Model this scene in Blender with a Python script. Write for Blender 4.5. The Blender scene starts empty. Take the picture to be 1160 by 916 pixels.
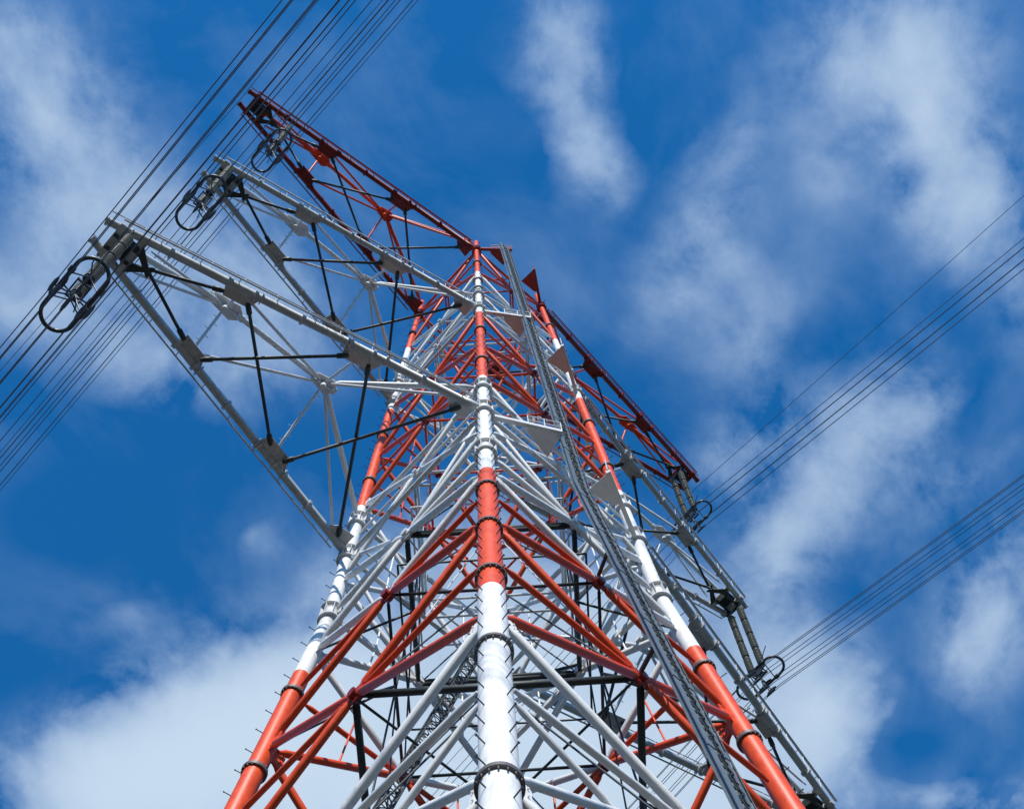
import bpy, math, random
from mathutils import Vector, Matrix
random.seed(7)
S = bpy.context.scene
COL = S.collection
V = Vector

# ------------------------------------------------------------------ camera
cam = bpy.data.cameras.new('camera')
cam_o = bpy.data.objects.new('camera', cam)
COL.objects.link(cam_o)
S.camera = cam_o
cam.sensor_width = 36.0
cam.lens = 51.32
cam.clip_end = 20000
CR = V((0.74094, -0.67070, -0.03408))
CU = V((-0.62637, -0.70849, 0.32513))
CF = V((0.24221, 0.21956, 0.94505))
cm = Matrix((CR, CU, -CF)).transposed().to_4x4()
cm.translation = V((-15.3347, -15.5795, 1.6))
cam_o.matrix_world = cm

# ------------------------------------------------------------------ sun, sky, exposure
SUN_EL, SUN_AZ = math.radians(38), math.radians(227)      # azimuth measured from +x, anticlockwise
sd = V((math.cos(SUN_EL)*math.cos(SUN_AZ), math.cos(SUN_EL)*math.sin(SUN_AZ), math.sin(SUN_EL)))
sun = bpy.data.lights.new('sun', 'SUN')
sun.energy = 5.0
sun.angle = math.radians(0.5)
sun.color = (1.0, 0.95, 0.87)
sun_o = bpy.data.objects.new('sun', sun)
COL.objects.link(sun_o)
sun_o.rotation_euler = sd.to_track_quat('Z', 'Y').to_euler()
vs = S.view_settings
vs.view_transform = 'Standard'; vs.look = 'None'; vs.gamma = 1; vs.exposure = 0.1
vs.use_curve_mapping = False

# clouds: one layer seen from below, (dx/dz, dy/dz, long radius, short radius, rotation, density)
CLOUDS = [
    (-0.1127, 0.2842, 0.12, 0.0847, 0.578, 0.6), (-0.0548, 0.3126, 0.1101, 0.0949, 0.016, 0.5), (-0.0591, 0.4084, 0.0976, 0.0705, -0.727, 0.35),
    (0.0425, 0.37, 0.1163, 0.08, -0.16, 0.45), (0.0607, 0.2933, 0.1302, 0.089, 0.374, 0.5), (-0.176, 0.2561, 0.0746, 0.0622, -0.733, 0.3),
    (0.0172, 0.1916, 0.0877, 0.0488, 0.169, 0.22), (0.1378, 0.0436, 0.1125, 0.0746, 0.646, 0.36), (0.1058, 0.0177, 0.0746, 0.0472, 0.824, 0.36),
    (0.1861, 0.0687, 0.0554, 0.0363, 0.47, 0.4), (0.3243, -0.1238, 0.1582, 0.0838, 0.566, 0.62), (0.2711, -0.1155, 0.1082, 0.0702, -0.732, 0.34),
    (0.4018, -0.0951, 0.1105, 0.0783, 0.397, 0.46), (0.4734, -0.0736, 0.0852, 0.0575, 0.72, 0.2), (0.2692, 0.0442, 0.0912, 0.0575, -1.636, 0.22),
    (0.3494, 0.0803, 0.1322, 0.0829, 0.782, 0.2), (0.2886, 0.0907, 0.0869, 0.0588, -1.457, 0.18), (0.2551, -0.0134, 0.0944, 0.0564, -1.634, 0.14),
    (0.3051, -0.05, 0.062, 0.0364, 0.589, 0.2), (0.4636, 0.0876, 0.1218, 0.0997, -1.393, 0.44), (0.4774, 0.1604, 0.1135, 0.0868, -1.588, 0.38),
    (0.4853, 0.0409, 0.0786, 0.0622, -0.724, 0.28), (0.4934, 0.1947, 0.0979, 0.0572, -1.864, 0.36), (0.4071, 0.156, 0.0778, 0.0495, -1.291, 0.3),
    (0.658, 0.1204, 0.1243, 0.0696, -2.087, 0.5), (0.6261, 0.0784, 0.0751, 0.0598, -0.72, 0.3), (0.552, 0.0661, 0.078, 0.0516, -1.506, 0.2),
    (0.7396, 0.2554, 0.0795, 0.0419, -0.713, 0.3), (0.7834, 0.2175, 0.0798, 0.0421, -0.713, 0.3), (0.6124, 0.2528, 0.0954, 0.0736, 0.764, 0.95),
    (0.5577, 0.2385, 0.076, 0.0695, -0.717, 0.45), (0.2665, 0.6374, 0.211, 0.1313, -0.954, 2.0), (0.3818, 0.5376, 0.2648, 0.1865, -0.713, 1.8),
    (0.5038, 0.4428, 0.2753, 0.213, -0.713, 1.8), (0.5781, 0.357, 0.1982, 0.1877, -0.714, 1.1), (0.2942, 0.5294, 0.1558, 0.0832, -1.199, 1.3),
    (0.2342, 0.6974, 0.1037, 0.0818, -0.712, 0.8), (0.3821, 0.3916, 0.2243, 0.1299, -0.717, 0.7), (0.4331, 0.3068, 0.1492, 0.098, -0.718, 0.55),
    (0.1842, 0.4417, 0.0428, 0.0528, 0.733, 0.16), (0.0836, 0.4969, 0.1702, 0.1046, -0.909, -0.7), (0.1279, 0.1085, 0.0666, 0.0726, 0.664, -0.3),
    (0.6838, 0.2332, 0.0853, 0.0732, -0.714, -0.5), (0.3825, 0.2152, 0.0766, 0.0472, -0.007, -0.3), (0.1803, 0.0055, 0.0721, 0.0591, -0.731, -0.25),
    (0.3924, 0.051, 0.0577, 0.0599, -0.726, -0.2), (0.515, 0.0238, 0.0698, 0.043, -1.498, -0.2), (0.1608, 0.5447, 0.1314, 0.075, -0.321, 0.13),
    (0.2494, 0.428, 0.0464, 0.0441, -0.719, 0.2), (0.3122, 0.3535, 0.1328, 0.0877, -0.72, 0.5)
]

def make_world():
    w = bpy.data.worlds.new('World'); S.world = w; w.use_nodes = True
    nt = w.node_tree; N = nt.nodes; L = nt.links
    N.clear()
    def node(t, **k):
        n = N.new(t)
        for a, b in k.items(): setattr(n, a, b)
        return n
    def math_(op, a, b=None, clamp=False):
        n = node('ShaderNodeMath', operation=op, use_clamp=clamp)
        for i, x in enumerate((a, b)):
            if x is None: continue
            if hasattr(x, 'links'): L.new(x, n.inputs[i])
            else: n.inputs[i].default_value = x
        return n.outputs[0]
    out = node('ShaderNodeOutputWorld'); bg = node('ShaderNodeBackground')
    sky = node('ShaderNodeTexSky', sky_type='NISHITA', sun_disc=False)
    sky.sun_elevation = SUN_EL
    sky.sun_rotation = math.pi/2 - SUN_AZ
    sky.air_density = 1.0; sky.dust_density = 0.1; sky.ozone_density = 3.0; sky.altitude = 300
    tint = node('ShaderNodeMix', data_type='RGBA', blend_type='MULTIPLY')
    tint.inputs[0].default_value = 1.0
    L.new(sky.outputs[0], tint.inputs[6]); tint.inputs[7].default_value = SKY_TINT
    tc = node('ShaderNodeTexCoord')
    sep = node('ShaderNodeSeparateXYZ'); L.new(tc.outputs['Generated'], sep.inputs[0])
    zc = math_('MAXIMUM', sep.outputs[2], 0.05)
    comb = node('ShaderNodeCombineXYZ')
    L.new(math_('DIVIDE', sep.outputs[0], zc), comb.inputs[0]); L.new(math_('DIVIDE', sep.outputs[1], zc), comb.inputs[1])
    base = comb.outputs[0]
    def noise(vec, scale, detail, rough, dist=0.0):
        n = node('ShaderNodeTexNoise'); n.inputs['Scale'].default_value = scale
        n.inputs['Detail'].default_value = detail; n.inputs['Roughness'].default_value = rough
        n.inputs['Distortion'].default_value = dist
        L.new(vec, n.inputs['Vector']); return n
    def warp(vec, scale, amp, detail=3):
        n = noise(vec, scale, detail, 0.55)
        s = node('ShaderNodeVectorMath', operation='SUBTRACT'); L.new(n.outputs['Color'], s.inputs[0]); s.inputs[1].default_value = (.5, .5, .5)
        m = node('ShaderNodeVectorMath', operation='SCALE'); L.new(s.outputs[0], m.inputs[0]); m.inputs['Scale'].default_value = amp
        a = node('ShaderNodeVectorMath', operation='ADD'); L.new(vec, a.inputs[0]); L.new(m.outputs[0], a.inputs[1])
        return a.outputs[0]
    w2 = warp(warp(base, 6.0, 0.05, 2), 22.0, 0.03, 6)
    total = None
    for (a, b, ra, rb, rot, amp) in CLOUDS:
        mp = node('ShaderNodeMapping', vector_type='TEXTURE')
        mp.inputs['Location'].default_value = (a, b, 0); mp.inputs['Rotation'].default_value = (0, 0, rot)
        mp.inputs['Scale'].default_value = (ra, rb, 1)
        L.new(w2, mp.inputs[0])
        g = node('ShaderNodeTexGradient', gradient_type='QUADRATIC_SPHERE'); L.new(mp.outputs[0], g.inputs[0])
        m = node('ShaderNodeMath', operation='MULTIPLY_ADD')
        L.new(g.outputs[1], m.inputs[0]); m.inputs[1].default_value = amp*1.6
        if total is None: m.inputs[2].default_value = 0
        else: L.new(total, m.inputs[2])
        total = m.outputs[0]
    # billows: fractal noise eats into the soft masses and leaves torn, puffy edges
    st = node('ShaderNodeMapping', vector_type='TEXTURE'); st.inputs['Rotation'].default_value = (0, 0, 0.62); st.inputs['Scale'].default_value = (1.1, 1, 1)
    L.new(base, st.inputs[0])
    f1 = noise(st.outputs[0], 9.0, 10, 0.58, 0.35)
    f2 = noise(base, 5.0, 8, 0.58, 0.4)
    f3 = noise(base, 34.0, 8, 0.62, 0.2)
    bil = math_('MULTIPLY', math_('SUBTRACT', f1.outputs[0], 0.5), 2.5)
    bil = math_('ADD', bil, math_('MULTIPLY', math_('SUBTRACT', f3.outputs[0], 0.5), 0.85))
    gate = math_('MULTIPLY', total, 3.0, True)
    cut = math_('MAXIMUM', math_('ADD', math_('MULTIPLY', total, 1.12), math_('MULTIPLY', gate, math_('SUBTRACT', bil, 0.06))), 0.0)
    thin = math_('MULTIPLY', math_('MAXIMUM', math_('SUBTRACT', f2.outputs[0], 0.44), 0.0), math_('MULTIPLY', math_('ADD', math_('MULTIPLY', total, 1.6), 0.8, True), 1.25))
    # a general cloud cover away from the zenith
    rad = node('ShaderNodeVectorMath', operation='LENGTH'); L.new(base, rad.inputs[0])
    away = math_('SUBTRACT', rad.outputs['Value'], 0.85, True)
    far = math_('MULTIPLY', away, math_('MULTIPLY', math_('MAXIMUM', math_('SUBTRACT', f2.outputs[0], 0.50), 0.0), 3.0))
    dens = math_('ADD', math_('ADD', cut, thin), far)
    # solid where thick: 1-exp(-1.3 d)
    d2 = math_('SUBTRACT', 1.0, math_('POWER', 2.71828, math_('MULTIPLY', dens, -1.15)), True)
    cc = node('ShaderNodeMix', data_type='RGBA')
    L.new(d2, cc.inputs[0]); cc.inputs[6].default_value = CLOUD_THIN; cc.inputs[7].default_value = CLOUD_THICK
    mix = node('ShaderNodeMix', data_type='RGBA')
    L.new(d2, mix.inputs[0]); L.new(tint.outputs[2], mix.inputs[6]); L.new(cc.outputs[2], mix.inputs[7])
    L.new(mix.outputs[2], bg.inputs[0]); bg.inputs[1].default_value = SKY_STRENGTH
    L.new(bg.outputs[0], out.inputs[0])
    w.cycles.sampling_method = 'MANUAL'; w.cycles.sample_map_resolution = 512
SKY_STRENGTH = 0.15
SKY_TINT = (0.10, 0.78, 1.22, 1)
CLOUD_THIN = (2.0, 3.1, 4.9, 1)
CLOUD_THICK = (3.6, 4.45, 5.4, 1)
make_world()

# ------------------------------------------------------------------ materials
def mat(name, col, rough=0.45, metal=0.0, var=0.12, scale=3.0, dirt=None, bump=0.0, coat=0.0):
    m = bpy.data.materials.new(name); m.use_nodes = True
    nt = m.node_tree; N = nt.nodes; L = nt.links
    b = N['Principled BSDF']
    b.inputs['Roughness'].default_value = rough; b.inputs['Metallic'].default_value = metal
    tc = N.new('ShaderNodeTexCoord')
    n = N.new('ShaderNodeTexNoise'); n.inputs['Scale'].default_value = scale; n.inputs['Detail'].default_value = 6; n.inputs['Roughness'].default_value = .65
    L.new(tc.outputs['Object'], n.inputs['Vector'])
    r = N.new('ShaderNodeValToRGB')
    r.color_ramp.elements[0].position = .3; r.color_ramp.elements[1].position = .72
    r.color_ramp.elements[0].color = tuple(c*(1-var) for c in col)+(1,)
    r.color_ramp.elements[1].color = tuple(min(1, c*(1+var*.5)) for c in col)+(1,)
    L.new(n.outputs[0], r.inputs[0])
    src = r.outputs[0]
    if dirt:
        # grime runs: noise stretched along z, thresholded
        mp = N.new('ShaderNodeMapping'); mp.inputs['Scale'].default_value = (5, 5, .5); L.new(tc.outputs['Object'], mp.inputs[0])
        n2 = N.new('ShaderNodeTexNoise'); n2.inputs['Scale'].default_value = 1.7; n2.inputs['Detail'].default_value = 7; n2.inputs['Roughness'].default_value = .7
        L.new(mp.outputs[0], n2.inputs['Vector'])
        r2 = N.new('ShaderNodeValToRGB'); r2.color_ramp.elements[0].position = .52; r2.color_ramp.elements[1].position = .80
        r2.color_ramp.elements[0].color = (0, 0, 0, 1); r2.color_ramp.elements[1].color = (.65, .65, .65, 1)
        L.new(n2.outputs[0], r2.inputs[0])
        mx = N.new('ShaderNodeMix'); mx.data_type = 'RGBA'; L.new(r2.outputs[0], mx.inputs[0]); L.new(src, mx.inputs[6]); mx.inputs[7].default_value = dirt+(1,)
        src = mx.outputs[2]
    L.new(src, b.inputs['Base Color'])
    rr = N.new('ShaderNodeMapRange'); rr.inputs[3].default_value = max(.05, rough-.12); rr.inputs[4].default_value = min(1, rough+.15)
    L.new(n.outputs[0], rr.inputs[0]); L.new(rr.outputs[0], b.inputs['Roughness'])
    if bump:
        bp = N.new('ShaderNodeBump'); bp.inputs['Strength'].default_value = bump; bp.inputs['Distance'].default_value = .02
        L.new(n.outputs[0], bp.inputs['Height']); L.new(bp.outputs[0], b.inputs['Normal'])
    return m

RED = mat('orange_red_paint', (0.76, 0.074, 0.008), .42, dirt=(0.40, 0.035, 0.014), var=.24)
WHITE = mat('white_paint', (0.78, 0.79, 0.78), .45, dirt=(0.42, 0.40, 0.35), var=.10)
SHADED_RED = mat('shaded_red_paint', (0.24, 0.013, 0.010), .36, dirt=(0.12, 0.012, 0.01), var=.2)  # same red paint, darkened: underside shade put into the colour
GREY = mat('galvanised_grey', (0.48, 0.50, 0.51), .34, metal=.15, dirt=(0.24, 0.25, 0.25), var=.24)
LIGHT = mat('pale_grey_paint', (0.62, 0.63, 0.63), .42, dirt=(0.36, 0.36, 0.34), var=.12)
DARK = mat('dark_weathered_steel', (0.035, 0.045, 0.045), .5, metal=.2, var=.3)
RAIL = mat('zinc_rail', (0.15, 0.19, 0.22), .5, metal=.1, var=.2)
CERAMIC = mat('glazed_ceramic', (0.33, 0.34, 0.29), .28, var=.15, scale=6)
SHADED_CERAMIC = mat('shaded_ceramic', (0.07, 0.072, 0.06), .5, var=.3, scale=6)  # darker ceramic: shade of the shed undersides and gaps painted in
FITTING = mat('dark_fitting_metal', (0.07, 0.08, 0.085), .4, metal=.6, var=.3)
CABLE = mat('weathered_aluminium_wire', (0.09, 0.095, 0.12), .55, metal=.3, var=.2)
FLANGE = mat('dark_flange_steel', (0.13, 0.12, 0.12), .5, metal=.2, var=.3)
CONCRETE = mat('concrete', (0.36, 0.35, 0.33), .85, dirt=(0.22, 0.21, 0.19), bump=.4)

# ------------------------------------------------------------------ mesh builder
class MB:
    def __init__(s): s.v = []; s.f = []; s.mi = []; s.sm = []
    def ring(s, c, u, w, r, n):
        i = len(s.v)
        for k in range(n):
            a = 2*math.pi*k/n
            s.v.append(c + u*(r*math.cos(a)) + w*(r*math.sin(a)))
        return i
    def tube(s, pts, rad, n=14, mi=0, cap=True):
        """round tube through pts with a radius per point; mi one index or one per segment"""
        pts = [V(p) for p in pts]
        if not hasattr(rad, '__len__'): rad = [rad]*len(pts)
        rings = []; pu = None
        for k, p in enumerate(pts):
            a = pts[max(0, k-1)]; b = pts[min(len(pts)-1, k+1)]
            d = (b-a).normalized()
            if pu is None:
                pu = d.cross(V((0, 0, 1)) if abs(d.z) < .95 else V((1, 0, 0))).normalized()
            u = (pu - d*pu.dot(d)).normalized(); pu = u
            rings.append(s.ring(p, u, d.cross(u), rad[k], n))
        for k in range(len(rings)-1):
            m = mi[k] if hasattr(mi, '__len__') else mi
            for j in range(n):
                j2 = (j+1) % n
                s.f.append((rings[k]+j, rings[k]+j2, rings[k+1]+j2, rings[k+1]+j)); s.mi.append(m); s.sm.append(True)
        if cap:
            m0 = mi[0] if hasattr(mi, '__len__') else mi
            m1 = mi[-1] if hasattr(mi, '__len__') else mi
            for base, m, rev in ((rings[0], m0, True), (rings[-1], m1, False)):
                i = len(s.v)
                for j in range(n): s.v.append(s.v[base+j].copy())
                idx = tuple(range(i, i+n)); s.f.append(idx[::-1] if rev else idx); s.mi.append(m); s.sm.append(False)
    def plate(s, poly, t, mi=0):
        """flat polygon given thickness t along its normal"""
        poly = [V(p) for p in poly]
        nrm = V((0, 0, 0))
        for k in range(len(poly)):
            nrm += poly[k].cross(poly[(k+1) % len(poly)])
        nrm.normalize()
        n = len(poly)
        def add(f): s.f.append(f); s.mi.append(mi); s.sm.append(False)
        i = len(s.v); s.v += [p+nrm*t/2 for p in poly]; add(tuple(range(i, i+n)))
        j = len(s.v); s.v += [p-nrm*t/2 for p in poly]; add(tuple(range(j+n-1, j-1, -1)))
        for k in range(n):
            k2 = (k+1) % n
            q = len(s.v); s.v += [s.v[i+k].copy(), s.v[j+k].copy(), s.v[j+k2].copy(), s.v[i+k2].copy()]
            add((q, q+1, q+2, q+3))
    def beam(s, a, b, w, h, up=V((0, 0, 1)), mi=0):
        """box beam from a to b, w across, h along up"""
        a = V(a); b = V(b); d = (b-a).normalized(); x = d.cross(up)
        if x.length < 1e-4: x = d.cross(V((1, 0, 0)))
        x.normalize(); y = x.cross(d).normalized()
        s.plate([a-x*w/2-y*h/2*0, a+x*w/2, b+x*w/2, b-x*w/2], h, mi)
    def build(s, name, mats, parent=None):
        me = bpy.data.meshes.new(name)
        me.from_pydata([tuple(v) for v in s.v], [], s.f)
        if not isinstance(mats, (list, tuple)): mats = [mats]
        for m in mats: me.materials.append(m)
        me.polygons.foreach_set('material_index', s.mi); me.polygons.foreach_set('use_smooth', s.sm)
        me.update()
        o = bpy.data.objects.new(name, me); COL.objects.link(o)
        if parent: o.parent = parent
        return o

def empty(name, loc=(0, 0, 0), parent=None):
    o = bpy.data.objects.new(name, None); COL.objects.link(o); o.location = loc
    o.empty_display_size = .5
    if parent: o.parent = parent
    return o
def tag(o, label, cat=None, group=None, kind=None):
    if label: o['label'] = label
    if cat: o['category'] = cat
    if group: o['group'] = group
    if kind: o['kind'] = kind
    return o
def copy_tree(o, parent=None):
    c = o.copy(); COL.objects.link(c)
    if parent: c.parent = parent
    for ch in list(o.children): copy_tree(ch, c)
    return c

# ------------------------------------------------------------------ ground
def make_ground():
    mb = MB(); n = 96
    rad = [12, 30, 55, 80, 110, 150, 200, 260, 340, 450, 700, 1500, 6000]
    hgt = [0, 0, .5, 4, 14, 32, 54, 74, 92, 104, 110, 60, -40]  # rising outer rings are unseen slopes, added to cut low sky light
    mb.v.append(V((0, 0, 0)))
    for r, hh in zip(rad, hgt):
        for k in range(n):
            a = 2*math.pi*k/n
            wv = 1+.22*math.sin(3*a+.7+r*.002)+.14*math.sin(7*a+2+r*.004)+.07*math.sin(17*a+r*.01)
            cut = 1-.45*max(0, math.cos(2*(a-math.pi/2)))**2          # lower along the line's corridor
            z = hh*wv*cut if hh > 0 else hh
            mb.v.append(V((r*math.cos(a), r*math.sin(a), z)))
    for k in range(n):
        k2 = (k+1) % n
        mb.f.append((0, 1+k, 1+k2)); mb.mi.append(0); mb.sm.append(True)
        for q in range(len(rad)-1):
            a = 1+q*n; c = a+n
            mb.f.append((a+k, c+k, c+k2, a+k2)); mb.mi.append(0); mb.sm.append(True)
    m = bpy.data.materials.new('dry_grass_ground'); m.use_nodes = True
    nt = m.node_tree; N = nt.nodes; L = nt.links; b = N['Principled BSDF']; b.inputs['Roughness'].default_value = .95
    tc = N.new('ShaderNodeTexCoord')
    n1 = N.new('ShaderNodeTexNoise'); n1.inputs['Scale'].default_value = .15; n1.inputs['Detail'].default_value = 9; n1.inputs['Roughness'].default_value = .7
    L.new(tc.outputs['Object'], n1.inputs['Vector'])
    r = N.new('ShaderNodeValToRGB'); r.color_ramp.elements[0].position = .35; r.color_ramp.elements[1].position = .65
    r.color_ramp.elements[0].color = (.028, .036, .018, 1); r.color_ramp.elements[1].color = (.062, .068, .062, 1)
    L.new(n1.outputs[0], r.inputs[0]); L.new(r.outputs[0], b.inputs['Base Color'])
    o = mb.build('ground', m); tag(o, 'dark grassy ground with unseen slopes added to block low sky light', 'ground', kind='structure')
make_ground()

# ------------------------------------------------------------------ tower geometry
WT, W3, SL, Z1F, C3 = 2.4132, 3.8249, 0.104, 82.5333, 44.6107
def W(z):
    return W3+(WT-W3)*(z-C3)/(Z1F-C3) if z > C3 else W3+SL*(C3-z)
def leg_pt(sx, sy, z): a = W(z); return V((sx*a, sy*a, z))
ARM_Z = (81.4, 66.1, 49.4)
TOP = 84.0
B_W2T, B_W2B, B_W3T, B_W3B, B_RW, B_LO = 74.5, 64.8, 53.5, 41.7, 30.5, 17.5
def red_at(z, drop=0.0):
    if drop: return z > B_W2T or B_W3T < z < B_W2B or B_RW < z < B_W3B-drop
    return z > B_W2T or B_W3T < z < B_W2B or B_RW < z < B_W3B or 5 < z < B_LO
def leg_r(z):
    zs = (0, 21, 29, 36, 47, 66, 84); rs = (.36, .335, .32, .29, .243, .178, .135)
    for a, b, c, d in zip(zs, zs[1:], rs, rs[1:]):
        if z <= b: return c+(d-c)*(z-a)/(b-a)
    return rs[-1]

tower = empty('transmission_tower')
tag(tower, 'tall red and white tubular steel lattice pylon with three crossarms each side carrying power lines', 'pylon')

FLANGES = (12.0, 16.5, 21.1, 27.0, 31.7, 35.8, 39.8, 56.3, 61.6, 70.4, 72.5, 77.3)
COLLARS = (44.75, 49.3, 52.3, 66.1, 69.2, 81.4)
bolt_proto = None
def leg_bolts(sx, sy, leg, every, individual):
    """step bolts in two rows on the outer side of a leg"""
    global bolt_proto
    od = math.atan2(sy, sx)
    spots = []
    z = 19.0 if individual else 3.0
    k = 0
    while z < 83:
        a = od + math.radians(38)*(1 if k % 2 else -1)
        if all(abs(z-f) > .22 for f in FLANGES) and all(abs(z-f) > .5 for f in COLLARS):
            spots.append((z, a))
        z += every; k += 1
    if bolt_proto is None:
        mb = MB(); mb.tube([(0, 0, -.03), (0, 0, .21)], .014, 6); mb.tube([(0, 0, .21), (0, 0, .23)], .026, 6)
        bolt_proto = mb.build('step_bolt', FITTING); bolt_proto.parent = leg; first = True
    else: first = False
    rest = MB()
    for i, (z, a) in enumerate(spots):
        d = V((math.cos(a), math.sin(a), 0)); p = leg_pt(sx, sy, z)+d*leg_r(z)
        if individual and i < 98:
            o = bolt_proto if first and i == 0 else bolt_proto.copy()
            if o is not bolt_proto: COL.objects.link(o)
            o.parent = leg; o.location = p; o.rotation_euler = d.to_track_quat('Z', 'Y').to_euler()
        else:
            rest.tube([p-d*.03, p+d*.21], .014, 5); rest.tube([p+d*.21, p+d*.23], .026, 5)
    if rest.v:
        r = rest.build('step_bolt', FITTING, leg); r['kind'] = 'stuff'

for sx, sy in ((-1, -1), (-1, 1), (1, -1), (1, 1)):
    mb = MB()
    dr = 0.0 if (sx, sy) == (-1, -1) else .85           # the band edge sits a little lower on the other legs
    zs = sorted(set([0.15] + list(FLANGES) + [B_W2T, B_W2B, B_W3T, B_W3B-dr, B_RW, B_LO, 5.0, C3, 48, 58, 64, 75, 80, TOP]))
    pts = [leg_pt(sx, sy, z) for z in zs]
    mi = [0 if red_at((a+b)/2, dr) else 1 for a, b in zip(zs, zs[1:])]
    mb.tube(pts, [leg_r(z) for z in zs], 28, mi)
    leg = mb.build('leg', [RED, WHITE], tower)
    for f in FLANGES:
        m2 = MB(); r = leg_r(f); ax = (leg_pt(sx, sy, f+.1)-leg_pt(sx, sy, f-.1)).normalized(); c = leg_pt(sx, sy, f)
        m2.tube([c-ax*.055, c+ax*.055], r+.072, 28)
        for k in range(16):                               # flange bolts and nuts
            a = 2*math.pi*k/16; q = c+V((math.cos(a), math.sin(a), 0))*(r+.045)
            m2.tube([q-ax*.10, q+ax*.10], .018, 5)
        m2.build('flange', FLANGE if red_at(f) or (sx, sy) == (-1, -1) else GREY, leg)
    for f in COLLARS:
        m2 = MB(); r = leg_r(f); ax = (leg_pt(sx, sy, f+.1)-leg_pt(sx, sy, f-.1)).normalized(); c = leg_pt(sx, sy, f)
        hh = .42 if f < 60 else .3
        m2.tube([c-ax*hh, c-ax*(hh-.06), c-ax*(hh-.06), c+ax*(hh-.06), c+ax*(hh-.06), c+ax*hh], [r+.13, r+.13, r+.035, r+.035, r+.13, r+.13], 28)
        for k in range(8):
            a = math.atan2(sy, sx)+2*math.pi*(k+.5)/8; d = V((math.cos(a), math.sin(a), 0))
            m2.plate([c+d*(r+.02)-ax*(hh-.06), c+d*(r+.12)-ax*(hh-.06), c+d*(r+.12)+ax*(hh-.06), c+d*(r+.02)+ax*(hh-.06)], .02)
        m2.build('collar', SHADED_RED if f > 80 else LIGHT, leg)
    leg_bolts(sx, sy, leg, .40 if (sx, sy) == (-1, -1) else .5, (sx, sy) == (-1, -1))
    m2 = MB(); c = leg_pt(sx, sy, 0)
    m2.tube([(c.x, c.y, -.6), (c.x, c.y, .35), (c.x, c.y, .45)], [1.0, .9, .8], 28)
    m2.build('footing', CONCRETE, leg)

# ------------------------------------------------------------------ face bracing
def fork(p, q, r, trim0, trim1, mb, mi=0, n=12):
    """tube from p to q whose ends narrow to a flat fork"""
    p = V(p); q = V(q); d = q-p; Lg = d.length; d.normalize()
    a = p+d*trim0; b = q-d*trim1
    e = min(.28, Lg*.08)
    mb.tube([a, a+d*e*.4, a+d*e, b-d*e, b-d*e*.4, b], [r*.55, r*.6, r, r, r*.6, r*.55], n, mi)

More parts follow.
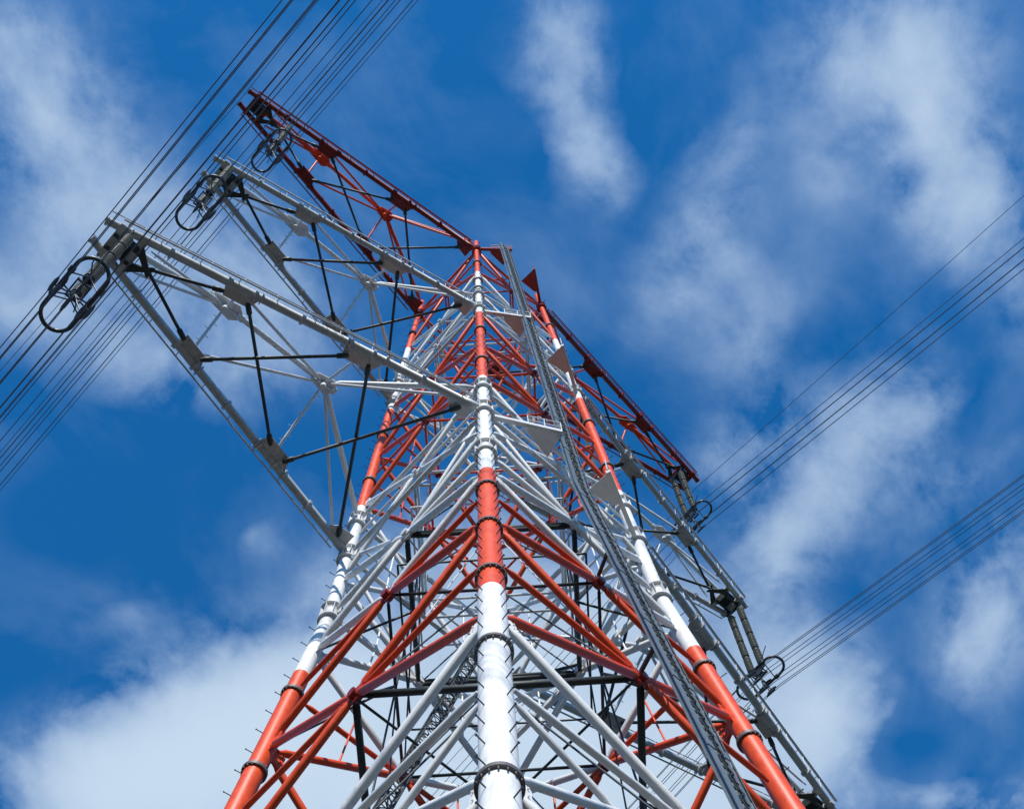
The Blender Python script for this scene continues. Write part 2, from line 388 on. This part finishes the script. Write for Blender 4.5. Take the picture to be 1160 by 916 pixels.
NODES = [81.6, 74.9, 69.9, 65.4, 59.1, 53.75, 47.2, 42.35, 36.9, 29.4, 21.6, 11.5, .6]
FACES = {'near left': ((-1, -1), (-1, 1)), 'near right': ((-1, -1), (1, -1)), 'far left': ((-1, 1), (1, 1)), 'far right': ((1, -1), (1, 1))}
def brace_mat(z):
    return 0 if red_at(z) else 1
PAINT = [RED, WHITE, SHADED_RED, LIGHT]
cross_z = []
for fname, (a, b) in FACES.items():
    nrm = V((a[0]+b[0], a[1]+b[1], 0)).normalized()
    for zu, zl in zip(NODES, NODES[1:]):
        wu, wl = W(zu), W(zl)
        zm = zl+(zu-zl)*wl/(wl+wu)
        M = (leg_pt(a[0], a[1], zm)+leg_pt(b[0], b[1], zm))/2
        # the two diagonals, front one just outside the back one
        span = (zu-zl)
        r = .115 if zl < 45 else (.10 if zl < 60 else .085)
        big = zl < 45
        for (s, e), off in (((a, b), .0), ((b, a), .0)):
            P0 = leg_pt(s[0], s[1], zu); P1 = leg_pt(e[0], e[1], zl)
            mb = MB()
            up = brace_mat((zu+zm)/2-(.6 if zu < 42 else 0)) if zu != 42.35 else 1
            lo = brace_mat((zm+zl)/2)
            lr0, lr1 = leg_r(zu)+.16, leg_r(zl)+.16
            fork(P0, M, r, lr0, .14, mb, up); fork(M, P1, r*(.78 if zl == 21.6 else 1), .14, lr1, mb, lo)
            mb.build('diagonal_brace', PAINT, tower)
        # crossing plate
        g = MB(); w_ = .52 if big else .30; h_ = .30 if big else .2
        hx = (leg_pt(b[0], b[1], zm)-leg_pt(a[0], a[1], zm)).normalized(); vz = nrm.cross(hx).normalized()
        if vz.z < 0: vz = -vz
        g.plate([M+hx*(w_*x)+vz*(h_*y) for x, y in ((-1, -.45), (-.45, -1), (.45, -1), (1, -.45), (1, .45), (.45, 1), (-.45, 1), (-1, .45))], .05)
        for sg in (-1, 1):
            g.tube([M+hx*(w_*.8*sg)-nrm*.0+vz*.0, M+hx*(w_*.8*sg)+nrm*.09], .035, 6)
        g.tube([M-nrm*.16, M+nrm*.16], .15 if big else .1, 10)
        g.build('crossing_plate', (SHADED_RED if red_at(zm) else LIGHT), tower)
        if True:
            # horizontal strut in two halves meeting at the crossing plate
            mb = MB(); A0 = leg_pt(a[0], a[1], zm); B0 = leg_pt(b[0], b[1], zm)
            mm = brace_mat(zm); rr = .085 if big else .05
            fork(A0, M, rr, leg_r(zm)+.15, .16, mb, mm); fork(M, B0, rr, .16, leg_r(zm)+.15, mb, mm)
            mb.build('horizontal_strut', PAINT, tower)
            cross_z.append(zm)
        if zl < 25 and zl > 5:
            # secondary braces from the strut ends to the middles of the lower half diagonals
            for s in (a, b):
                P0 = leg_pt(s[0], s[1], zm-.35); Q = (M+leg_pt(s[0], s[1], zl))/2
                mb = MB(); fork(P0, Q, .075, leg_r(zm)+.15, .1, mb, brace_mat(zm)); mb.build('secondary_brace', PAINT, tower)
        if zl < 60 and fname.startswith('far'):
            for s in (a, b):                              # thin stays inside the face
                P0 = (leg_pt(s[0], s[1], zm)+M)/2; Q = (M+leg_pt(s[0], s[1], zl))/2; Q2 = (M+leg_pt(s[0], s[1], zu))/2
                mb = MB(); mb.tube([P0-nrm*.05, Q-nrm*.05], .035, 8, brace_mat(zl+.5)); mb.build('thin_stay', PAINT, tower)
                mb = MB(); mb.tube([P0-nrm*.05, Q2-nrm*.05], .035, 8, brace_mat(zl+.5)); mb.build('thin_stay', PAINT, tower)
        # leg gussets at the upper node
    for z in NODES[:-1]:
        for s, e in ((a, b), (b, a)):
            c = leg_pt(s[0], s[1], z); d = V((e[0]-s[0], e[1]-s[1], 0)).normalized(); r = leg_r(z)
            k = 1.0 if z < 45 else .7
            ux = (leg_pt(s[0], s[1], z+.5)-leg_pt(s[0], s[1], z-.5)).normalized()
            g = MB()
            g.plate([c+d*(r-.02)+ux*.34*k, c+d*(r+.16*k)+ux*.34*k, c+d*(r+.36*k)+ux*.18*k, c+d*(r+.36*k)-ux*.18*k, c+d*(r+.16*k)-ux*.34*k, c+d*(r-.02)-ux*.34*k], .036)
            for q in (.14, -.14):
                g.tube([c+d*(r+.26*k)+ux*q*k-nrm*.06, c+d*(r+.26*k)+ux*q*k+nrm*.06], .022, 6)
            g.build('leg_gusset', RED if red_at(z-.3) and red_at(z+.3) else WHITE, tower)
    # face horizontals at the arm levels
    for z in (81.4, 69.2, 66.1, 52.3, 49.3, 44.75):
        A0 = leg_pt(a[0], a[1], z); B0 = leg_pt(b[0], b[1], z)
        mb = MB(); fork(A0, B0, .095 if z < 60 else .075, leg_r(z)+.12, leg_r(z)+.12, mb, 0 if z > 80 else (3 if z != 44.75 else 1)); mb.build('horizontal_strut', PAINT, tower)
    # short braces between the lower arm level and the waist collar
    for s, e in ((a, b), (b, a)):
        P0 = leg_pt(s[0], s[1], 49.1); B0 = (leg_pt(s[0], s[1], 44.75)+leg_pt(e[0], e[1], 44.75))/2
        mb = MB(); fork(P0, B0, .08, leg_r(49)+.3, .2, mb, 1); mb.build('secondary_brace', PAINT, tower)
    M = (leg_pt(a[0], a[1], 44.75)+leg_pt(b[0], b[1], 44.75))/2
    g = MB(); hx = V((b[0]-a[0], b[1]-a[1], 0)).normalized()
    g.plate([M-hx*.45+V((0, 0, -.12)), M+hx*.45+V((0, 0, -.12)), M+hx*.3+V((0, 0, .3)), M-hx*.3+V((0, 0, .3))], .05)
    g.build('crossing_plate', LIGHT, tower)

# ------------------------------------------------------------------ plan bracing inside the shaft
def face_mid(k, z):
    a = W(z); return (V((-a, 0, z)), V((0, -a, z)), V((a, 0, z)), V((0, a, z)))[k]
for z in sorted(set(round(c, 3) for c in cross_z)) + [44.7, 49.25, 66.05, 81.35]:
    if z < 14: continue
    rr = .10 if z < 35 else (.08 if 44 < z < 46 else .05)
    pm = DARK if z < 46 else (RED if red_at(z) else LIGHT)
    for k in range(4):
        mb = MB(); p, q = face_mid(k, z), face_mid((k+1) % 4, z)
        d = (q-p).normalized(); mb.tube([p+d*.15, p+d*.3, p+d*.3, q-d*.3, q-d*.3, q-d*.15], [rr*.8, rr*.8, rr, rr, rr*.8, rr*.8], 12); mb.build('plan_brace', pm, tower)
    for k in range(2):
        if z < 35:
            mb = MB(); p, q = face_mid(k, z), face_mid(k+2, z)
            dz = V((0, 0, .12*(k*2-1)))
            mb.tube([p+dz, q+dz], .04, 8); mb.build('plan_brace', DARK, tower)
for z in (42.2, 47.2):
    for k in range(4):
        p, q = face_mid(k, z), face_mid((k+1) % 4, z)
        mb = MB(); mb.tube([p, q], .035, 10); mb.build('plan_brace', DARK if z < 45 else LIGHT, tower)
for zu, zl in ((44.7, 40.0), (40.0, 33.3), (33.3, 25.2), (25.2, 17.0), (49.25, 44.7), (56.3, 49.25)):
    for k in range(4):
        p, q = face_mid(k, zu), face_mid((k+1) % 4, zl)
        n0 = face_mid((k+1) % 4, zu)
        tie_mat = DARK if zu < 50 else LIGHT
        for i_, (a_, b_) in enumerate(((p.lerp(n0, .5), face_mid(k, zl)), (p.lerp(n0, .5), q), (p.lerp(n0, .5), p.lerp(n0, .5).lerp(face_mid(k, zl).lerp(q, .5), 1)))):
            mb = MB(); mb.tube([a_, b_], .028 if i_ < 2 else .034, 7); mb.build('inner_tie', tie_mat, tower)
# hip braces: thin tubes from each plan frame down to the legs at the panel joint below
for zm, zl in ((33.3, 29.4), (40.0, 36.9), (25.2, 21.6), (44.7, 42.35)):
    for k in range(4):
        p = (face_mid(k, zm)+face_mid((k+1) % 4, zm))/2
        s = ((-1, -1), (1, -1), (1, 1), (-1, 1))[k]
        q = leg_pt(s[0], s[1], zl)
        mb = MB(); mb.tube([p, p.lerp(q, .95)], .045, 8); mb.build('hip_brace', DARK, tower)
# ------------------------------------------------------------------ inclined inner ladder
def lattice(name, P, Q, wx, wy, step, r, m, parent, rung=True):
    P = V(P); Q = V(Q); d = (Q-P); Lg = d.length; d.normalize(); mb = MB()
    u = V(wx); w = V(wy); n = int(Lg/step)
    cs = [u+w, u-w, -u-w, -u+w]
    for c in cs: mb.tube([P+c, Q+c], r, 6)
    for k in range(n):
        a = P+d*(k*step); b = P+d*((k+1)*step)
        for j in range(4):
            c0, c1 = cs[j], cs[(j+1) % 4]
            if k % 2: c0, c1 = c1, c0
            mb.tube([a+c0, b+c1], r*.6, 5)
            mb.tube([a+cs[j], a+cs[(j+1) % 4]], r*.6, 5)
    return mb.build(name, m, parent)
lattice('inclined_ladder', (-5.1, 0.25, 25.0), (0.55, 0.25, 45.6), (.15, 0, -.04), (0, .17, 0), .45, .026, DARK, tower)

# ------------------------------------------------------------------ hoist rail standing off the near right face
def rail_pt(z): return V((-1.42+(82-z)*.0165, -(W(z)+1.2), z))
hr = empty('hoist_rail', (0, 0, 0), tower)
zz = [2.0, C3, 81.8]
for lo, hi in ((2.0, C3), (C3, 81.8)):
    mb = MB(); P, Q = rail_pt(lo), rail_pt(hi); X = V((1, 0, 0)); d = (Q-P).normalized(); Y = d.cross(X).normalized()
    for x, w_ in ((-.25, .17), (.22, .10)):
        mb.plate([P+X*(x-w_/2), P+X*(x+w_/2), Q+X*(x+w_/2), Q+X*(x-w_/2)], .03)
        mb.plate([P+X*x+Y*.02, Q+X*x+Y*.02, Q+X*x+Y*.17, P+X*x+Y*.17], .02)
    n = int((Q-P).length/3.2)
    for k in range(1, n+1):                               # section joints
        a = P+d*(k*3.2)
        for x, w_ in ((-.25, .21), (.22, .14)):
            mb.plate([a+X*(x-w_/2)-d*.16-Y*.02, a+X*(x+w_/2)-d*.16-Y*.02, a+X*(x+w_/2)+d*.16-Y*.02, a+X*(x-w_/2)+d*.16-Y*.02], .03)
    mb.build('guide_beam', RAIL, hr)
    mb = MB(); n = int((Q-P).length/.40)
    for k in range(n):
        a = P+d*(k*.40); b = P+d*((k+1)*.40)
        mb.tube([a+X*(-.15 if k % 2 else .16)-Y*.01, b+X*(.16 if k % 2 else -.15)-Y*.01], .02, 5)
        mb.tube([a-X*.16, a+X*.40], .017, 5)
    mb.tube([P+X*.40, Q+X*.40], .026, 6)
    mb.tube([P-X*.02+Y*.05, Q-X*.02+Y*.05], .055, 8)
    mb.tube([P+X*.10+Y*.05, Q+X*.10+Y*.05], .03, 6)
    mb.build('lacing', DARK, hr)
for z in (25.3, 33.4, 39.9):
    mb = MB(); p = rail_pt(z)
    mb.beam(p+V((.2, .14, 0)), V((-.1, -W(z)-.12, z+.05)), .09, .12); mb.build('stand_off', DARK, hr)

def landing(z, m, hw):
    lf = empty('landing_platform', (0, 0, 0), tower); w_ = W(z); y0 = -(w_+1.3); k = hw
    P1, P2 = V((-1.2*k, y0, z)), V((.95*k, y0-.02, z)); Nn, Rr = leg_pt(-1, -1, z), leg_pt(1, -1, z)
    for A, B in ((Nn, P1), (P2, Rr)):
        d = (B-A).normalized(); mb = MB()
        t0 = leg_r(z)+.05 if A is Nn else .02; t1 = leg_r(z)+.05 if B is Rr else .02
        mb.beam(A+d*t0, B-d*t1, .16, .20); mb.build('edge_beam', m, lf)
    mb = MB(); zz = V((0, 0, -.115))
    a = (P1-Nn).normalized(); b = (P2-Rr).normalized()
    mb.plate([P1+zz-a*.02, P1+zz+V((.2, .98, 0)), P1+zz-a*1.0+V((0, .3, 0)), P1+zz-a*1.3], .02); mb.build('corner_plate', m, lf)
    mb = MB(); mb.plate([P2+zz-b*.02, P2+zz-b*1.3, P2+zz-b*1.05+V((.1, .32, 0)), P2+zz+V((-.05, 1.0, 0))], .02); mb.build('corner_plate', m, lf)
    for (A, B) in ((P1-a*1.2, P1), (P2-b*1.2, P2)):
        mb = MB()
        for t in (0, .5, 1): q = A.lerp(B, t); mb.tube([q+V((0, 0, .1)), q+V((0, 0, 1.0))], .022, 6)
        for h in (.55, 1.0): mb.tube([A+V((0, 0, h)), B+V((0, 0, h))], .022, 6)
        mb.build('railing', m, lf)
landing(48.95, LIGHT, 1.0); landing(65.6, LIGHT, .88); landing(81.9, SHADED_RED, .75)

# ------------------------------------------------------------------ crossarms
def crossarm(sg, z0, A, tipz, mch, mrib, mdark, rise, rc, label):
    arm = empty('crossarm', (0, 0, 0), tower); arm['label'] = label
    ty = .50
    tip = {s: V((sg*A, s*ty, tipz)) for s in (-1, 1)}
    root = {s: leg_pt(sg, s, z0) for s in (-1, 1)}
    nd = {s: [root[s].lerp(tip[s], f) for f in (1/3, 2/3)] for s in (-1, 1)}
    xr = [root[1].x+(sg*A-root[1].x)*f for f in (1/3, 2/3)]
    zr = [z0+(tipz-z0)*f for f in (1/3, 2/3)]
    rid = [V((xr[0], 0, zr[0]+rise[0])), V((xr[1], 0, zr[1]+rise[1]))]
    up = {s: leg_pt(sg, s, z0+(3.1 if z0 < 80 else 2.2)) for s in (-1, 1)}
    rtip = V((sg*(A-.35), 0, tipz+.32))
    for s in (-1, 1):
        d = (tip[s]-root[s]).normalized(); p0 = root[s]+d*(leg_r(z0)+.05)
        Lg = (tip[s]-p0).length; mb = MB()
        mb.tube([p0, p0+d*.4, p0+d*.42, tip[s]+d*.42], [rc*1.12, rc*1.12, rc, rc*.92], 18)
        for f in (.16, .30, .365, .50, .63, .70, .86):
            q = p0+d*(Lg*f); mb.tube([q-d*.05, q+d*.05], rc+.055, 14)
        mb.build('chord', mch, arm)
        # handrail and cable pipe along the chord
        mb = MB(); n = 11; o = V((0, s*.14, 0)); hr_ = .80 if z0 < 80 else .6
        for k in range(n):
            q = p0+d*(Lg*(k+.4)/n)
            mb.tube([q+o*.5, q+o+V((0, 0, hr_))], .02, 5)
        for h in (hr_,): mb.tube([p0+d*.3+o+V((0, 0, h)), tip[s]+d*.5+o+V((0, 0, h))], .024, 6)
        mb.build('handrail', mch, arm)
        mb = MB(); o = V((0, s*(rc+.16), -.02)); mb.tube([p0+d*.4+o, tip[s]+o], .035, 8)
        for k in range(9):
            q = p0+d*(Lg*(k+.5)/9.5); mb.tube([q, q+o], .02, 5)
        mb.build('pipe', mch, arm)
        # horizontal node plates
        for f, k in ((0, 1.0), (1, .85)):
            c = nd[s][f]; inn = V((0, -s, 0)); g = MB(); zo = V((0, 0, -.02))
            g.plate([c-d*.72*k+inn*(rc-.04)+zo, c-d*.55*k+inn*(rc+.42*k)+zo, c+d*.55*k+inn*(rc+.42*k)+zo, c+d*.72*k+inn*(rc-.04)+zo], .03)
            g.plate([c-d*.7*k+V((0, 0, rc-.03)), c-d*.4*k+V((0, 0, rc+.3)), c+d*.4*k+V((0, 0, rc+.3)), c+d*.7*k+V((0, 0, rc-.03))], .03)
            g.tube([c-d*.75*k, c-d*.7*k], rc+.07, 14); g.tube([c+d*.7*k, c+d*.75*k], rc+.07, 14)
            for t in (-.5, -.3, -.1, .1, .3, .5):
                for w_ in (.12, .3):
                    q = c+d*t*k+inn*(rc+w_*k)+zo; g.tube([q+V((0, 0, -.045)), q+V((0, 0, .045))], .024, 6)
            g.build('node_plate', mch, arm)
        g = MB(); inn = V((0, -s, 0)); c = root[s]+d*(leg_r(z0)+.5)
        g.plate([c-d*.4+inn*(rc-.03), c-d*.4+inn*(rc+.5), c+d*.3+inn*(rc+.3), c+d*.6+inn*(rc-.03)], .03); g.build('node_plate', mch, arm)
    inn = {s: V((0, -s*(rc+.2), -.02)) for s in (-1, 1)}
    # dark cross bracing between the two chords
    tin = {s: tip[s]+V((-sg*.75, -s*.1, -.02)) for s in (-1, 1)}
    rin = {s: root[s]+V((sg*.75, 0, -.02))+inn[s] for s in (-1, 1)}
    A_ = [nd[-1][0]+inn[-1], nd[-1][1]+inn[-1]]; B_ = [nd[1][0]+inn[1], nd[1][1]+inn[1]]
    low = V((0, 0, -.16))
    def sh(p, s, k): return p+(tip[s]-root[s]).normalized()*k
    for i, (p, q) in enumerate(((tin[1], sh(A_[1], -1, .5)), (tin[-1], sh(B_[1], 1, .45)), (sh(A_[1], -1, -.35), sh(B_[0], 1, .3)), (sh(B_[1], 1, -.4), sh(A_[0], -1, .4)), (sh(A_[0], -1, -.35), rin[1]), (sh(B_[0], 1, -.4), rin[-1]))):
        mb = MB(); o = low if i % 2 else V((0, 0, 0)); d = (q-p).normalized()
        mb.tube([p+o, p+o+d*.15, p+o+d*.4, p+o+d*.42, q+o-d*.42, q+o-d*.4, q+o-d*.15, q+o], [.07, .1, .1, .062, .062, .1, .1, .07], 10)
        mb.build('web_brace', mdark, arm)
    # ridge: tip - two ridge joints - the two legs
    mb = MB(); fork(rtip, rid[1], rc*.78, .05, .3, mb); fork(rid[1], rid[0], rc*.70, .3, .25, mb); mb.build('ridge_chord', mrib, arm)
    for s in (-1, 1):
        mb = MB(); fork(rid[0], up[s], rc*.72, .3, leg_r(z0)+.1, mb); mb.build('ridge_strut', mrib, arm)
    for i, c in enumerate(rid):
        g = MB(); dd = (rid[0]-rid[1]).normalized(); k = .62 if i else .42
        g.plate([c-dd*k+V((0, -.2, -.02)), c-dd*k+V((0, .2, -.02)), c+dd*k*.6+V((0, .34, -.02)), c+dd*k+V((0, .16, -.02)), c+dd*k+V((0, -.16, -.02)), c+dd*k*.6+V((0, -.34, -.02))], .04)
        g.plate([c-dd*k+V((0, 0, .2)), c-dd*k+V((0, 0, -.24)), c+dd*k+V((0, 0, -.24)), c+dd*k+V((0, 0, .2))], .035)
        g.tube([c-dd*k*1.25, c-dd*k*.8], rc*.95, 12); g.tube([c+dd*k*.8, c+dd*k*1.25], rc*.95, 12)
        g.tube([c+V((0, 0, -.42)), c+V((0, 0, .1))], .11, 12)
        g.build('ridge_joint', mrib, arm)
    ribs = []
    for s in (-1, 1):
        N0, N1 = nd[s][0]+V((0, -s*rc, .1)), nd[s][1]+V((0, -s*rc, .1))
        ribs += [(N1, rid[1], .055, True), (N0, rid[0], .055, True), (N1, rid[0], .06, False), (tip[s]+V((-sg*1.2, 0, .1)), rid[1], .055, False),
                 (root[s]+V((sg*.7, 0, .15)), rid[0], .055, False)]
    for p, q, r, pegs in ribs:
        mb = MB(); fork(p, q, r, .12, .25, mb)
        if pegs:
            d = (q-p).normalized(); sd_ = V((1, 0, 0))
            n = int((q-p).length/.32)
            for k in range(1, n):
                c = p+d*(k*.32); e = sd_*(.17 if k % 2 else -.17); mb.tube([c, c+e], .013, 5)
        mb.build('rib', mrib, arm)
    # tip: hanger box, cross beams, the tapering top plate
    mb = MB()
    mb.beam(tip[-1]+V((-sg*.12, -.2, -.02)), tip[1]+V((-sg*.12, .2, -.02)), .22, .26)
    mb.beam(tip[-1]+V((-sg*.95, -.24, -.03)), tip[1]+V((-sg*.95, .24, -.03)), .26, .22)
    mb.build('end_beam', mch, arm)
    mb = MB()
    mb.plate([tip[-1]+V((-sg*1.0, .12, .16)), tip[1]+V((-sg*1.0, -.12, .16)), tip[1]+V((-sg*.1, -.12, .16)), tip[-1]+V((-sg*.1, .12, .16))], .03)
    for s in (-1, 1):
        mb.beam(tip[s]+V((-sg*.05, -s*.24, -.2)), tip[s]+V((-sg*1.05, -s*.24, -.2)), .10, .14)
        # tapering end plates where the first two web braces leave the tip
        z_ = -.2+.07*s; c0 = tip[s]+V((-sg*1.0, -s*.05, z_)); c1 = tip[-s].lerp(tip[s], -.25)+V((-sg*1.75, 0, z_))
        c1 = V((c1.x, tip[-s].y*.25, c1.z)); u = V((0, .17, 0))
        mb.plate([c0-u, c0+u, c1+u*.6, c1-u*.6] if sg > 0 else [c0+u, c0-u, c1-u*.6, c1+u*.6], .05)
    mb.build('hanger_plate', mdark, arm)
    for s in (-1, 1):
        mb = MB(); c = tip[s]+(tip[s]-root[s]).normalized()*.42; dd = (tip[s]-root[s]).normalized()
        mb.tube([c-dd*.04, c+dd*.03], rc*1.12, 16); mb.build('end_cap', mch, arm)
    return arm

specs = []
crossarm(-1, ARM_Z[2], 16.95, 49.35, GREY, LIGHT, DARK, (2.5, 2.25), .155, 'grey white lowest crossarm reaching out to the left')
crossarm(1, ARM_Z[2], 17.1, 49.35, GREY, LIGHT, DARK, (2.5, 2.25), .155, 'grey white lowest crossarm running off the lower right')
crossarm(-1, ARM_Z[1], 15.85, 66.1, GREY, LIGHT, DARK, (2.6, 2.0), .145, 'grey white middle crossarm on the left')
crossarm(1, ARM_Z[1], 16.5, 66.1, GREY, LIGHT, DARK, (2.6, 2.0), .145, 'grey white middle crossarm on the right')
crossarm(-1, ARM_Z[0], 16.95, 83.6, SHADED_RED, RED, DARK, (2.6, 2.1), .15, 'dark red top crossarm pointing up left')
crossarm(1, ARM_Z[0], 16.85, 83.2, SHADED_RED, RED, DARK, (2.6, 2.1), .15, 'dark red top crossarm pointing down right')

# ------------------------------------------------------------------ insulator strings
def make_insulator(Lg):
    root = empty('insulator_set')
    # upper yoke
    mb = MB(); mb.plate([(-.05, -.55, 0), (-.05, .55, 0), (-.05, .42, -.3), (-.05, -.42, -.3)], .04); mb.tube([(-.05, -.36, .3), (-.05, -.36, -.05)], .05, 8); mb.tube([(-.05, .36, .3), (-.05, .36, -.05)], .05, 8)
    mb.build('upper_yoke', FITTING, root)
    for s in (-1, 1):
        y = s*.31; mb = MB(); z = -.38; unit = (Lg-1.5)/4
        for u in range(4):
            pts = []; rr = []; ms = []
            n = 8
            mb.tube([(0, y, z+.03), (0, y, z-.05)], .095, 14, 1)
            z1 = z-.05; hgt = unit-.16
            for k in range(n):
                t = z1-hgt*k/n; h = hgt/n
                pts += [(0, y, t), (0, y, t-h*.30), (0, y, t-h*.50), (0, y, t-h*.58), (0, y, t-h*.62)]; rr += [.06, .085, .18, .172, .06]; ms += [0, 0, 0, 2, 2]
            pts.append((0, y, z1-hgt)); rr.append(.075)
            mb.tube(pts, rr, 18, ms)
            mb.tube([(0, y, z1-hgt), (0, y, z1-hgt-.08)], .095, 14, 1)
            mb.tube([(0, y, z1-hgt-.06), (0, y, z-unit)], .05, 8, 1)
            mb.tube([(0, y, z1-hgt-.10), (0, y, z1-hgt-.13)], .15, 14, 1)
            z -= unit
        mb.build('insulator_string', [CERAMIC, FITTING, SHADED_CERAMIC], root)
    zb = -Lg+1.1
    mb = MB(); mb.plate([(0, -.50, zb+.12), (0, .50, zb+.12), (0, .38, zb-.2), (0, 0, zb-.5), (0, -.38, zb-.2)], .05)
    for x in (-.22, .22): mb.beam((x, -.34, zb-.32), (x, .34, zb-.32), .05, .10)
    for y in (-.3, .3): mb.beam((-.24, y, zb-.36), (.24, y, zb-.36), .05, .08)
    for q in (-.36, .36):
        mb.tube([(0, q, zb+.25), (0, q, zb-.05)], .05, 8); mb.tube([(-.09, q, zb+.02), (.09, q, zb+.02)], .035, 8)
    mb.tube([(0, 0, zb-.4), (0, 0, zb-.62)], .045, 8)
    mb.build('lower_yoke', FITTING, root)
    # suspension clamps, one per subconductor
    for k in range(8):
        a = 2*math.pi*k/8; c = V((BR*math.cos(a), 0, -Lg+BR*math.sin(a)))
        mb = MB(); mb.tube([c+V((0, -.26, -.02)), c+V((0, -.12, 0)), c+V((0, .12, 0)), c+V((0, .26, -.02))], [.03, .06, .06, .03], 10)
        i = V((BR*.45*math.cos(a), 0, -Lg+.15+BR*.45*math.sin(a)))
        mb.tube([c, i], .028, 6); mb.tube([i, V((0, 0, -Lg+.45))], .028, 6)
        mb.build('clamp', FITTING, root)
    # racetrack shield ring carried around the clamp
    for zr_, hw, hl in ((-Lg+.35, .50, 1.27),):
        pts = []
        for k in range(17): a = math.pi*k/16; pts.append((hw*math.cos(a), hl-hw+hw*math.sin(a), zr_))
        for k in range(17): a = math.pi+math.pi*k/16; pts.append((hw*math.cos(a), -(hl-hw)+hw*math.sin(a), zr_))
        pts.append(pts[0]); mb = MB(); mb.tube(pts, .062, 12, cap=False); mb.build('shield_ring', FITTING, root)
    for s in (-1, 1):
        mb = MB(); mb.tube([(-.50, s*.45, -Lg+.35), (0, s*.45, zb-.1), (.50, s*.45, -Lg+.35)], .026, 6)
        mb.build('ring_bracket', FITTING, root)
    for x in (-1, 1):                                     # weights and clamps on the long sides of the ring
        for y in (-.55, .35): 
            mb = MB(); mb.tube([(x*.50, y-.13, -Lg+.35), (x*.50, y-.08, -Lg+.35), (x*.50, y+.08, -Lg+.35), (x*.50, y+.13, -Lg+.35)], [.065, .10, .10, .065], 10)
            mb.build('ring_joint', FITTING, root)
    for s in (-1, 1):                                     # small corona horns on the line side
        mb = MB(); mb.tube([(0, s*.34, zb+.3), (.22*s, s*.7, zb+.35), (.25*s, s*.95, zb+.6)], .022, 6); mb.build('arcing_horn', FITTING, root)
    return root
BR = 0.62
LG = 7.05
proto = make_insulator(LG)
INS = [(-16.45, 49.0, 'double insulator string under the largest grey crossarm tip at far left, with racetrack shield ring'),
       (-15.45, 65.8, 'double insulator string under the grey middle crossarm tip on the left'),
       (-14.5, 82.6, 'double insulator string under the dark red crossarm on the upper left'),
       (17.0, 49.0, 'double insulator string of the lowest grey crossarm on the lower right'),
       (16.45, 65.8, 'long ribbed double insulator string under the grey crossarm tip at lower right, clear against cloud'),
       (15.75, 82.6, 'double insulator string under the dark red crossarm tip on the right')]
for i, (x, z, lb) in enumerate(INS):
    o = proto if i == 0 else copy_tree(proto)
    o.location = (x, -.32 if x < 0 else 0, z)
    tag(o, lb, 'insulator', 'insulator sets hanging from the crossarm tips')
    o['label'] = lb

# ------------------------------------------------------------------ conductors
def sag(y):
    s = .25 if y < 0 else .15
    t = abs(y); return -s*t + s*t*t/520.0
def make_bundle():
    root = empty('conductor_bundle')
    ys = [-260, -200, -150, -110, -80, -60, -45, -35, -28, -22, -17, -13, -10, -7, -5, -3, -1.5, -.5, .5, 1.5, 3, 5, 7, 10, 13, 17, 22, 28, 35, 45, 60, 80, 110, 150, 200, 260]
    for k in range(8):
        a = 2*math.pi*k/8; mb = MB()
        mb.tube([(BR*math.cos(a), y, BR*math.sin(a)+sag(y)) for y in ys], .0155, 8)
        mb.build('wire', CABLE, root)
    for y in (-75, -38, 38, 75):
        mb = MB(); pts = [(BR*math.cos(2*math.pi*k/8), y, sag(y)+BR*math.sin(2*math.pi*k/8)) for k in range(9)]
        mb.tube(pts, .02, 6, cap=False); mb.build('spacer', FITTING, root)
    return root
pb = make_bundle()
BND = ['bundle of eight wires crossing the far left, passing through the large racetrack ring',
       'bundle of eight wires held below the grey middle crossarm on the left',
       'bundle of eight wires held below the dark red crossarm on the upper left',
       'bundle of eight wires of the lowest crossarm at lower right',
       'lower bundle of eight wires rising to the right edge from the grey crossarm',
       'upper bundle of eight wires rising to the right edge from the dark red crossarm']
for i, lb in enumerate(BND):
    o = pb if i == 0 else copy_tree(pb)
    o.location = (INS[i][0], 0, INS[i][1]-LG)
    tag(o, lb, 'power line', 'eight wire conductor bundles')
def earth(x, z, lb, dx):
    mb = MB(); ys = [-260, -150, -80, -45, -25, -15, -8, -3, 0, 3, 8, 15, 25, 45, 80, 150, 260]
    mb.tube([(x+dx*abs(y)*.1, y, z-.15*abs(y)+.15*y*y/520) for y in ys], .017, 8)
    o = mb.build('earth_wire', CABLE); tag(o, lb, 'wire', 'single earth wires at the top crossarm tips')
earth(-17.45, 83.3, 'single thin wire crossing at the tip of the dark red crossarm on the upper left', -.25)
earth(17.4, 82.9, 'single thin wire rising to the right edge from the dark red crossarm tip', 0)
